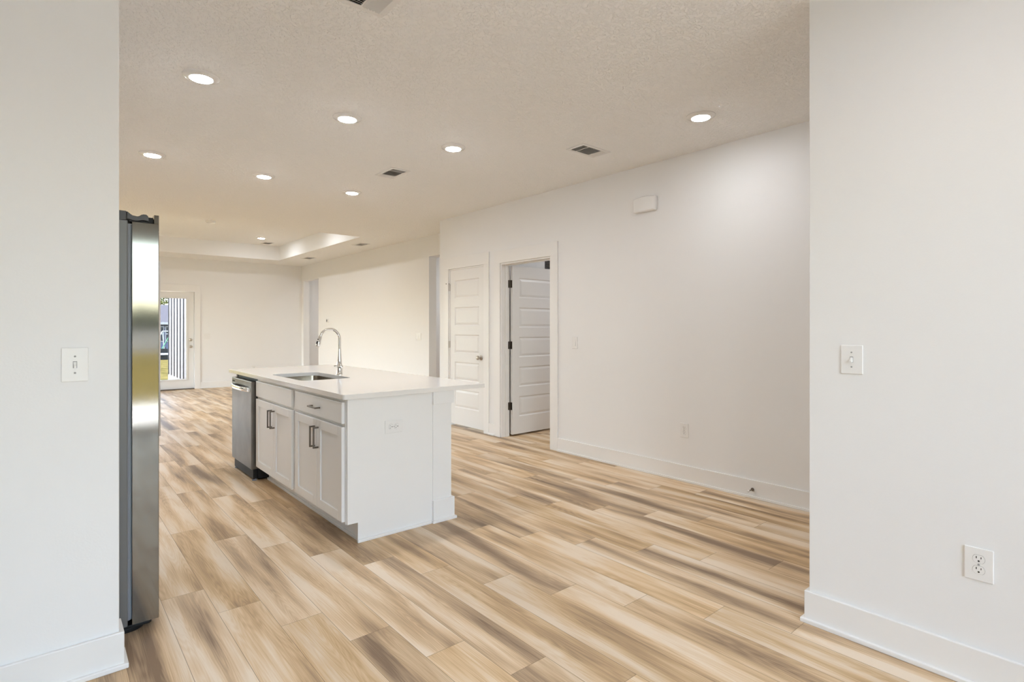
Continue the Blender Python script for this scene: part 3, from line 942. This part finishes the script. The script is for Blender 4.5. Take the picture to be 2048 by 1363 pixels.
# ------------------------------------------------------------------ ceiling vents
def make_vent(label, loc, lx, ly, rotz=0.0):
    """three-way register, long side along local X: left end, middle, right end"""
    t = thing('ceiling_vent', label, 'vent', loc, rotz, 'ceiling registers')
    x, y, b = lx / 2, ly / 2, 0.030
    bm = boxes((-x, x, -y, -y + b, -0.006, 0), (-x, x, y - b, y, -0.006, 0), (-x, -x + b, -y + b, y - b, -0.006, 0), (x - b, x, -y + b, y - b, -0.006, 0))
    e1, e2 = -x + b + 0.22 * (lx - 2 * b), x - b - 0.22 * (lx - 2 * b)
    box(bm, e1 - 0.004, e1 + 0.004, -y + b, y - b, -0.007, 0)
    box(bm, e2 - 0.004, e2 + 0.004, -y + b, y - b, -0.007, 0)
    obj('frame', bm, VENTW, t, 0.002, world=False)
    obj('backing', boxes((-x + b, x - b, -y + b, y - b, -0.0012, -0.0002)), VENTIN, t, world=False)  # dark plate stands in for the shaded duct above the slats
    bm = bmesh.new()
    def blade(cx, cyy, ax, length, tilt):
        hw = 0.0075 if ax == 'x' else 0.0066
        dx, dz = hw * math.cos(tilt), hw * math.sin(tilt)
        zc = -0.0062
        th = 0.0009
        if ax == 'x':
            P = [(cx - length / 2, cyy - dx, zc - dz), (cx + length / 2, cyy - dx, zc - dz), (cx + length / 2, cyy + dx, zc + dz), (cx - length / 2, cyy + dx, zc + dz)]
        else:
            P = [(cx - dx, cyy - length / 2, zc - dz), (cx - dx, cyy + length / 2, zc - dz), (cx + dx, cyy + length / 2, zc + dz), (cx + dx, cyy - length / 2, zc + dz)]
        lo = [bm.verts.new(p) for p in P]
        hi = [bm.verts.new((p[0], p[1], p[2] + th)) for p in P]
        bm.faces.new(lo)
        bm.faces.new(hi[::-1])
        for i in range(4):
            j = (i + 1) % 4
            bm.faces.new((lo[i], lo[j], hi[j], hi[i]))
    iy = ly - 2 * b
    nmid = round(iy / 0.0135)
    nend = max(3, round(((e1 - 0.004) - (-x + b)) / 0.0150))
    for k in range(nmid):
        blade((e1 + e2) / 2, -iy / 2 + iy * (k + 0.5) / nmid, 'x', e2 - e1 - 0.008, math.radians(40))
    for k in range(nend):
        wdt = (e1 - 0.004) - (-x + b)
        blade(-x + b + wdt * (k + 0.5) / nend, 0, 'y', iy, math.radians(42))
        blade(x - b - wdt * (k + 0.5) / nend, 0, 'y', iy, math.radians(-42))
    obj('slats', bm, VENTW, t, world=False)
    return t
make_vent('largest ceiling vent, at the top edge of the photo, its slats in two directions', (0.975, 2.190, H), 0.458, 0.348, 0)
v = make_vent('square white ceiling vent between the recessed lights right of the island', (2.492, 4.680, H), 0.333, 0.196, -PI / 2)
dup(v, (3.404, 3.045, H), 0, 'white ceiling vent close to the long right wall, left of the lone light', 'ceiling registers')
dup(v, (4.210, 9.060, H), -PI / 2, 'ceiling vent in the strip between the tray and the far hall wall, the nearer one', 'ceiling registers')
dup(v, (4.205, 11.540, H), -PI / 2, 'ceiling vent in the strip beside the tray, near its far corner', 'ceiling registers')
dup(v, (3.517, 12.020, TZ), -PI / 2, 'tiny ceiling vent up inside the raised tray behind the tray light', 'ceiling registers')
sd = thing('smoke_detector', 'round white smoke detector on the raised tray ceiling', 'smoke detector', (2.075, 10.11, TZ))
bm = bmesh.new()
lathe(bm, [(0.070, 0), (0.070, -0.018), (0.062, -0.034), (0.030, -0.038), (0.002, -0.038)], 32)
obj('housing', bm, PLASTIC, sd, smooth=True, world=False)

# ------------------------------------------------------------------ wall devices (local frame: faces -Y, X to the right)
def plate(parent, w, h, t=0.006, bev=0.004):
    return obj('cover_plate', boxes((-w / 2, w / 2, -t, 0, -h / 2, h / 2)), PLASTIC, parent, bev, seg=3, world=False)

def screw(parent, x, z, t=0.0062):
    bm = bmesh.new()
    lathe(bm, [(0.0034, -t - 0.0008), (0.0030, -t - 0.0014), (0.0004, -t - 0.0015)], 12, 'y', (x, 0, z))
    box(bm, x - 0.0004, x + 0.0004, -t - 0.0018, -t - 0.0012, z - 0.0025, z + 0.0025)
    return obj('screw', bm, SLOTG, parent, world=False)

def toggle(parent, x, up, t=0.006):
    bm = boxes((x - 0.0062, x + 0.0062, -t - 0.0006, -t + 0.0004, -0.0125, 0.0125))
    s = obj('toggle_slot', bm, SLOTG, parent, world=False)
    bm = bmesh.new()
    s_ = 1 if up else -1
    tip = (-0.0185, 0.0085 * s_)
    A = [bm.verts.new((x + sx * 0.0048, -t + 0.0005, z)) for sx, z in ((-1, -0.011), (1, -0.011), (1, 0.011), (-1, 0.011))]
    B = [bm.verts.new((x + sx * 0.0036, tip[0], tip[1] + dz)) for sx, dz in ((-1, -0.0035), (1, -0.0035), (1, 0.0035), (-1, 0.0035))]
    for k in range(4):
        bm.faces.new((A[k], A[(k + 1) % 4], B[(k + 1) % 4], B[k]))
    bm.faces.new(B)
    bm.faces.new(A[::-1])
    obj('toggle', bm, PLASTIC, parent, 0.0008, world=False)

def light_switch(label, loc, rotz, w=0.079, h=0.124, up=True, n=1):
    t = thing('light_switch', label, 'light switch', loc, rotz)
    plate(t, w, h)
    for k in range(n):
        x = (k - (n - 1) / 2) * 0.046
        toggle(t, x, up)
        screw(t, x, 0.030)
        screw(t, x, -0.030)
    return t

def rocker_switch(label, loc, rotz, w, h, n):
    t = thing('light_switch', label, 'light switch', loc, rotz)
    plate(t, w, h)
    for k in range(n):
        x = (k - (n - 1) / 2) * 0.046
        bm = bmesh.new()
        P = [(-0.0165, -0.033), (0.0165, -0.033), (0.0165, 0.033), (-0.0165, 0.033)]
        box(bm, x - 0.0165, x + 0.0165, -0.0068, -0.0055, -0.033, 0.033)
        A = [bm.verts.new((x + a, -0.0066, b)) for a, b in ((-0.015, -0.031), (0.015, -0.031), (0.015, 0.031), (-0.015, 0.031))]
        B = [bm.verts.new((x + a, y, b)) for a, y, b in ((-0.015, -0.0105, -0.031), (0.015, -0.0105, -0.031), (0.015, -0.0070, 0.031), (-0.015, -0.0070, 0.031))]
        for i in range(4):
            bm.faces.new((A[i], A[(i + 1) % 4], B[(i + 1) % 4], B[i]))
        bm.faces.new(B)
        obj('rocker', bm, PLASTIC, t, 0.0008, world=False)
    return t

def outlet(label, loc, rotz, w=0.080, h=0.118, sideways=False):
    t = thing('wall_outlet', label, 'outlet', loc, rotz)
    R = Matrix.Rotation(math.radians(-90), 4, 'Y') if sideways else Matrix.Identity(4)
    bm = xform(boxes((-w / 2, w / 2, -0.006, 0, -h / 2, h / 2)), R)
    obj('cover_plate', bm, PLASTIC, t, 0.004, seg=3, world=False)
    for z in (0.0195, -0.0195):
        bm = bmesh.new()          # receptacle face: circle with flat top and bottom
        ring = []
        for k in range(40):
            a = 2 * PI * k / 40
            ring.append((0.0172 * math.cos(a), max(-0.0142, min(0.0142, 0.0172 * math.sin(a)))))
        g0 = [bm.verts.new((x, -0.0052, z + q)) for x, q in ring]
        g1 = [bm.verts.new((x, -0.0072, z + q)) for x, q in ring]
        for k in range(40):
            bm.faces.new((g0[k], g0[(k + 1) % 40], g1[(k + 1) % 40], g1[k]))
        bm.faces.new(g1)
        rc = obj('receptacle', xform(bm, R), PLASTIC, t, world=False)
        bm = bmesh.new()
        ring2 = [(x * 1.03, q * 1.04) for x, q in ring]
        g0 = [bm.verts.new((x, -0.00615, z + q)) for x, q in ring2]
        bm.faces.new(g0)
        bm2 = bmesh.new()
        box(bm2, -0.0078, -0.0053, -0.0076, -0.0070, z + 0.0015, z + 0.0095)
        box(bm2, 0.0055, 0.0077, -0.0076, -0.0070, z + 0.0020, z + 0.0085)
        lathe(bm2, [(0.0030, -0.0070), (0.0030, -0.0076)], 14, 'y', (0, 0, z - 0.0068))
        obj('slots', xform(bm2, R), DARK, rc, world=False)
        obj('receptacle_rim', xform(bm, R), CHARC, rc, world=False)
    s = screw(t, 0, 0)
    return t
RX = -PI / 2          # device on a wall that faces -X
light_switch('white toggle switch on the near left wall, glossy plate', (0.083, YL, 1.155), 0, 0.078, 0.124, False)
light_switch('white toggle switch on the near right wall', (XF, 0.834, 1.157), RX, 0.082, 0.120, False)
outlet('white duplex outlet low on the near right wall', (XF, 0.4255, 0.4405), RX, 0.082, 0.118)
rocker_switch('white switch right of the open door casing', (XR, 3.850, 1.136), RX, 0.072, 0.120, 1)
outlet('white duplex outlet low on the long right wall', (XR, 2.596, 0.427), RX, 0.076, 0.120)
rocker_switch('white three-rocker switch plate on the far room wall beside the near opening', (XH, 7.832, 1.141), RX, 0.165, 0.120, 3)
rocker_switch('white double switch on the far wall beside the glass door', (2.641, YB, 1.105), 0, 0.118, 0.118, 2)
outlet('white outlet low on the far wall, just above the countertop edge', (3.583, YB, 0.375), 0, 0.080, 0.120)
outlet('sideways white outlet on the island end panel', (1.668, 3.120, 0.6705), 0, 0.080, 0.120, True)
th = thing('thermostat', 'small white thermostat with a dark display above the faucet', 'thermostat', (XH, 11.595, 1.438), RX)
obj('housing', boxes((-0.055, 0.055, -0.022, 0, -0.042, 0.042)), PLASTIC, th, 0.004, world=False)
obj('display', boxes((-0.034, 0.018, -0.0235, -0.0215, -0.022, 0.026)), CHARC, th, world=False)
ch = thing('door_chime', 'white rounded chime box high on the long right wall', 'door chime', (XR, 2.985, 2.388), RX)
bm = bmesh.new()
A = []
for y, sc in ((0.0, 1.0), (-0.028, 1.0), (-0.042, 0.90)):
    prof = []
    for k in range(33):
        u_ = k / 32
        x = -0.120 + 0.24 * u_
        prof.append((x * sc, (0.058 + 0.014 * math.sin(PI * u_)) * sc))
    prof += [(0.116 * sc, -0.066 * sc), (-0.116 * sc, -0.066 * sc)]
    A.append([bm.verts.new((x, y, z)) for x, z in prof])
for a, b in zip(A, A[1:]):
    for k in range(len(a)):
        bm.faces.new((a[k], a[(k + 1) % len(a)], b[(k + 1) % len(a)], b[k]))
bm.faces.new(A[-1])
bm.faces.new(A[0][::-1])
obj('housing', bm, PLASTIC, ch, 0.006, seg=3, world=False)
dsx = XR - BT
ds = thing('door_stop', 'small nickel door stop screwed to the baseboard of the long right wall', 'door stop', (dsx, 2.005, 0.066), RX)
bm = bmesh.new()
lathe(bm, [(0.0125, 0.0), (0.0120, -0.006), (0.0085, -0.013), (0.0045, -0.015), (0.0040, -0.060)], 20, 'y', (0, 0, 0))
obj('stem', bm, PULL, ds, smooth=True, world=False)
bm = bmesh.new()
lathe(bm, [(0.0045, -0.058), (0.0080, -0.060), (0.0080, -0.072), (0.0060, -0.075)], 18, 'y', (0, 0, 0))
obj('rubber_tip', bm, PLASTIC, ds, smooth=True, world=False)
wv = thing('wall_vent', 'dark grille high on the wall above the open door', 'vent', (5.09, 5.16, 2.123))
obj('frame', boxes((-0.16, 0.16, -0.010, 0, -0.072, -0.060), (-0.16, 0.16, -0.010, 0, 0.060, 0.072), (-0.16, -0.148, -0.010, 0, -0.06, 0.06), (0.148, 0.16, -0.010, 0, -0.06, 0.06)), CHARC, wv, world=False)
obj('grille', boxes(*[(-0.148, 0.148, -0.007, -0.001, -0.058 + 0.016 * k, -0.046 + 0.016 * k) for k in range(8)]), VENTIN, wv, world=False)

# ------------------------------------------------------------------ outside
bm = bmesh.new()
prof = [(-90, -0.12), (13.35, -0.12), (14.5, -0.16), (18.5, -0.8), (140, -0.8)]
A = [(bm.verts.new((-80, y, z)), bm.verts.new((90, y, z))) for y, z in prof]
for a, b in zip(A, A[1:]):
    bm.faces.new((a[0], a[1], b[1], b[0]))
o = obj('ground', bm, GRASS)
tag(o, 'dry yellow lawn outside', 'lawn', kind='structure')
o = struct('patio_slab', boxes((-2.6, 4.0, -5.6, -2.75, -0.10, -0.01)), CONC, 'pale concrete patio behind the camera', 'patio')
bm = boxes((2.30, 2.42, 13.36, 15.75, -0.75, 2.75))
o = struct('exterior_wall', bm, SIDING, 'white board siding of the porch side wall seen through the glass door', 'siding')
for k in range(6):
    y = 13.72 + k * 0.375
    g = obj('groove', boxes((2.288, 2.300, y, y + 0.075, 0.16, 2.7)), GROOVE, o)
rnd = random.Random(4)
tr = thing('tree', 'yellow-green leafy tree behind the neighbouring house', 'tree', (9.2, 80.0, -0.8))
bm = bmesh.new()
tube(bm, [(9.2, 80, -0.8), (9.3, 80, 2.0), (9.1, 80.1, 4.5)], [0.5, 0.36, 0.2], 12)
obj('trunk', bm, BARK, tr, smooth=True)
bm = bmesh.new()
blobs = [(9.6 + rnd.uniform(-5.2, 5.2), 80 + rnd.uniform(-3, 3), 4.6 + rnd.uniform(-2.6, 3.0), rnd.uniform(1.2, 2.0)) for _ in range(44)]
for bx_, by_, bz_, br in blobs:
    for _ in range(420):
        d_ = Vector((rnd.gauss(0, 1), rnd.gauss(0, 1), rnd.gauss(0, 1))).normalized() * br * rnd.uniform(0.75, 1.05)
        c = Vector((bx_, by_, bz_)) + d_
        a1 = Vector((rnd.gauss(0, 1), rnd.gauss(0, 1), rnd.gauss(0, 1))).normalized()
        u_, w_ = frame_of(a1)
        s_ = rnd.uniform(0.07, 0.17)
        bm.faces.new([bm.verts.new(c + p) for p in (u_ * s_, w_ * s_ * 0.7, -u_ * s_, -w_ * s_ * 0.7)])
obj('foliage', bm, LEAF, tr)
hx0, hx1, hy0, hy1, hz0, hz1 = 2.0, 14.0, 60.0, 68.0, -0.8, 1.80
hs_ = thing('house', 'pale blue neighbouring house with white trimmed windows beyond the glass door', 'house', (8.0, 64.0, -0.8))
obj('wall', boxes((hx0, hx1, hy0, hy1, hz0, hz1)), HOUSEW, hs_)
bm = bmesh.new()
ee = 0.45
P = [(hx0 - ee, hy0 - ee, hz1), (hx1 + ee, hy0 - ee, hz1), (hx1 + ee, hy1 + ee, hz1), (hx0 - ee, hy1 + ee, hz1), (hx0 + 3.8, 64, hz1 + 1.75), (hx1 - 3.8, 64, hz1 + 1.75)]
V = [bm.verts.new(p) for p in P]
for f in ((0, 1, 5, 4), (1, 2, 5), (2, 3, 4, 5), (3, 0, 4), (3, 2, 1, 0)):
    bm.faces.new([V[i] for i in f])
obj('roof', bm, ROOFM, hs_)
obj('fascia', boxes((hx0 - ee, hx1 + ee, hy0 - ee - 0.05, hy0 - ee, hz1 - 0.22, hz1)), HTRIM, hs_)
for cx_ in (4.6, 6.6, 8.27, 8.70, 11.0):
    f = obj('window', boxes((cx_ - 0.17, cx_ + 0.17, hy0 - 0.06, hy0, -0.02, 1.42)), HTRIM, hs_)
    obj('pane', boxes((cx_ - 0.10, cx_ + 0.10, hy0 - 0.08, hy0 - 0.06, 0.07, 0.66), (cx_ - 0.10, cx_ + 0.10, hy0 - 0.08, hy0 - 0.06, 0.76, 1.34)), HGLASS, f)
sf = thing('silt_fence', 'low black fabric fence across the lawn', 'fence', (6.0, 42.0, -0.8))
bm = bmesh.new()
n_ = 48
A = []
for k in range(n_ + 1):
    x = -4 + 20 * k / n_
    y = 42 + 0.08 * math.sin(k * 1.7)
    A.append((bm.verts.new((x, y, -0.8)), bm.verts.new((x, y, -0.10 + 0.03 * math.sin(k * 0.9)))))
for a, b in zip(A, A[1:]):
    bm.faces.new((a[0], b[0], b[1], a[1]))
f_ = obj('fabric', bm, SILT, sf)
md = f_.modifiers.new('thick', 'SOLIDIFY')
md.thickness = 0.02
for k in range(9):
    obj('post', boxes((-4 + 2.5 * k - 0.03, -4 + 2.5 * k + 0.03, 42.12, 42.18, -0.8, 0.02)), BARK, sf)
obj('rail', boxes((-4, 16, 41.85, 41.90, -0.48, -0.36)), CONC, sf)
sw = thing('swing_set', 'small swing set with slanting poles in front of the blue house', 'swing set', (7.3, 52.0, -0.8))
for i, (x, mt) in enumerate(((6.85, WHITEP), (7.5, GREENP))):
    for s in (-1, 1):
        bm = bmesh.new()
        tube(bm, [(x + s * 0.55, 52 + s * 0.3, -0.8), (x + 0.35, 52, 1.0)], 0.035, 8)
        obj('leg', bm, mt, sw, smooth=True)
bm = bmesh.new()
tube(bm, [(7.2, 52, 1.0), (9.4, 52, 1.0)], 0.04, 8)
obj('crossbar', bm, WHITEP, sw, smooth=True)
bm = bmesh.new()
for k in range(2600):
    x = rnd.uniform(-45, 60)
    y = -38 + rnd.uniform(-1.6, 1.6)
    z = rnd.uniform(-0.1, 1.75 + 0.5 * math.sin(x * 0.35))
    a1 = Vector((rnd.gauss(0, 1), rnd.gauss(0, 1), rnd.gauss(0, 1))).normalized()
    u_, w_ = frame_of(a1)
    s_ = rnd.uniform(0.5, 0.9)
    c = Vector((x, y, z))
    bm.faces.new([bm.verts.new(c + p) for p in (u_ * s_, w_ * s_, -u_ * s_, -w_ * s_)])
o = obj('hedge', bm, HEDGE)
tag(o, 'dark hedge far behind the camera, reflected in the refrigerator door edge', 'hedge', kind='stuff')
fn = thing('yard_fence', 'pale board fence far behind the camera, reflected in the refrigerator door edge', 'fence', (5.0, -33.0, -0.12))
obj('panel', boxes((-45, 60, -33.04, -33.0, -0.12, 1.12)), HTRIM, fn)
for k in range(36):
    obj('post', boxes((-45 + 3 * k - 0.06, -45 + 3 * k + 0.06, -33.16, -33.04, -0.12, 1.2)), HTRIM, fn)
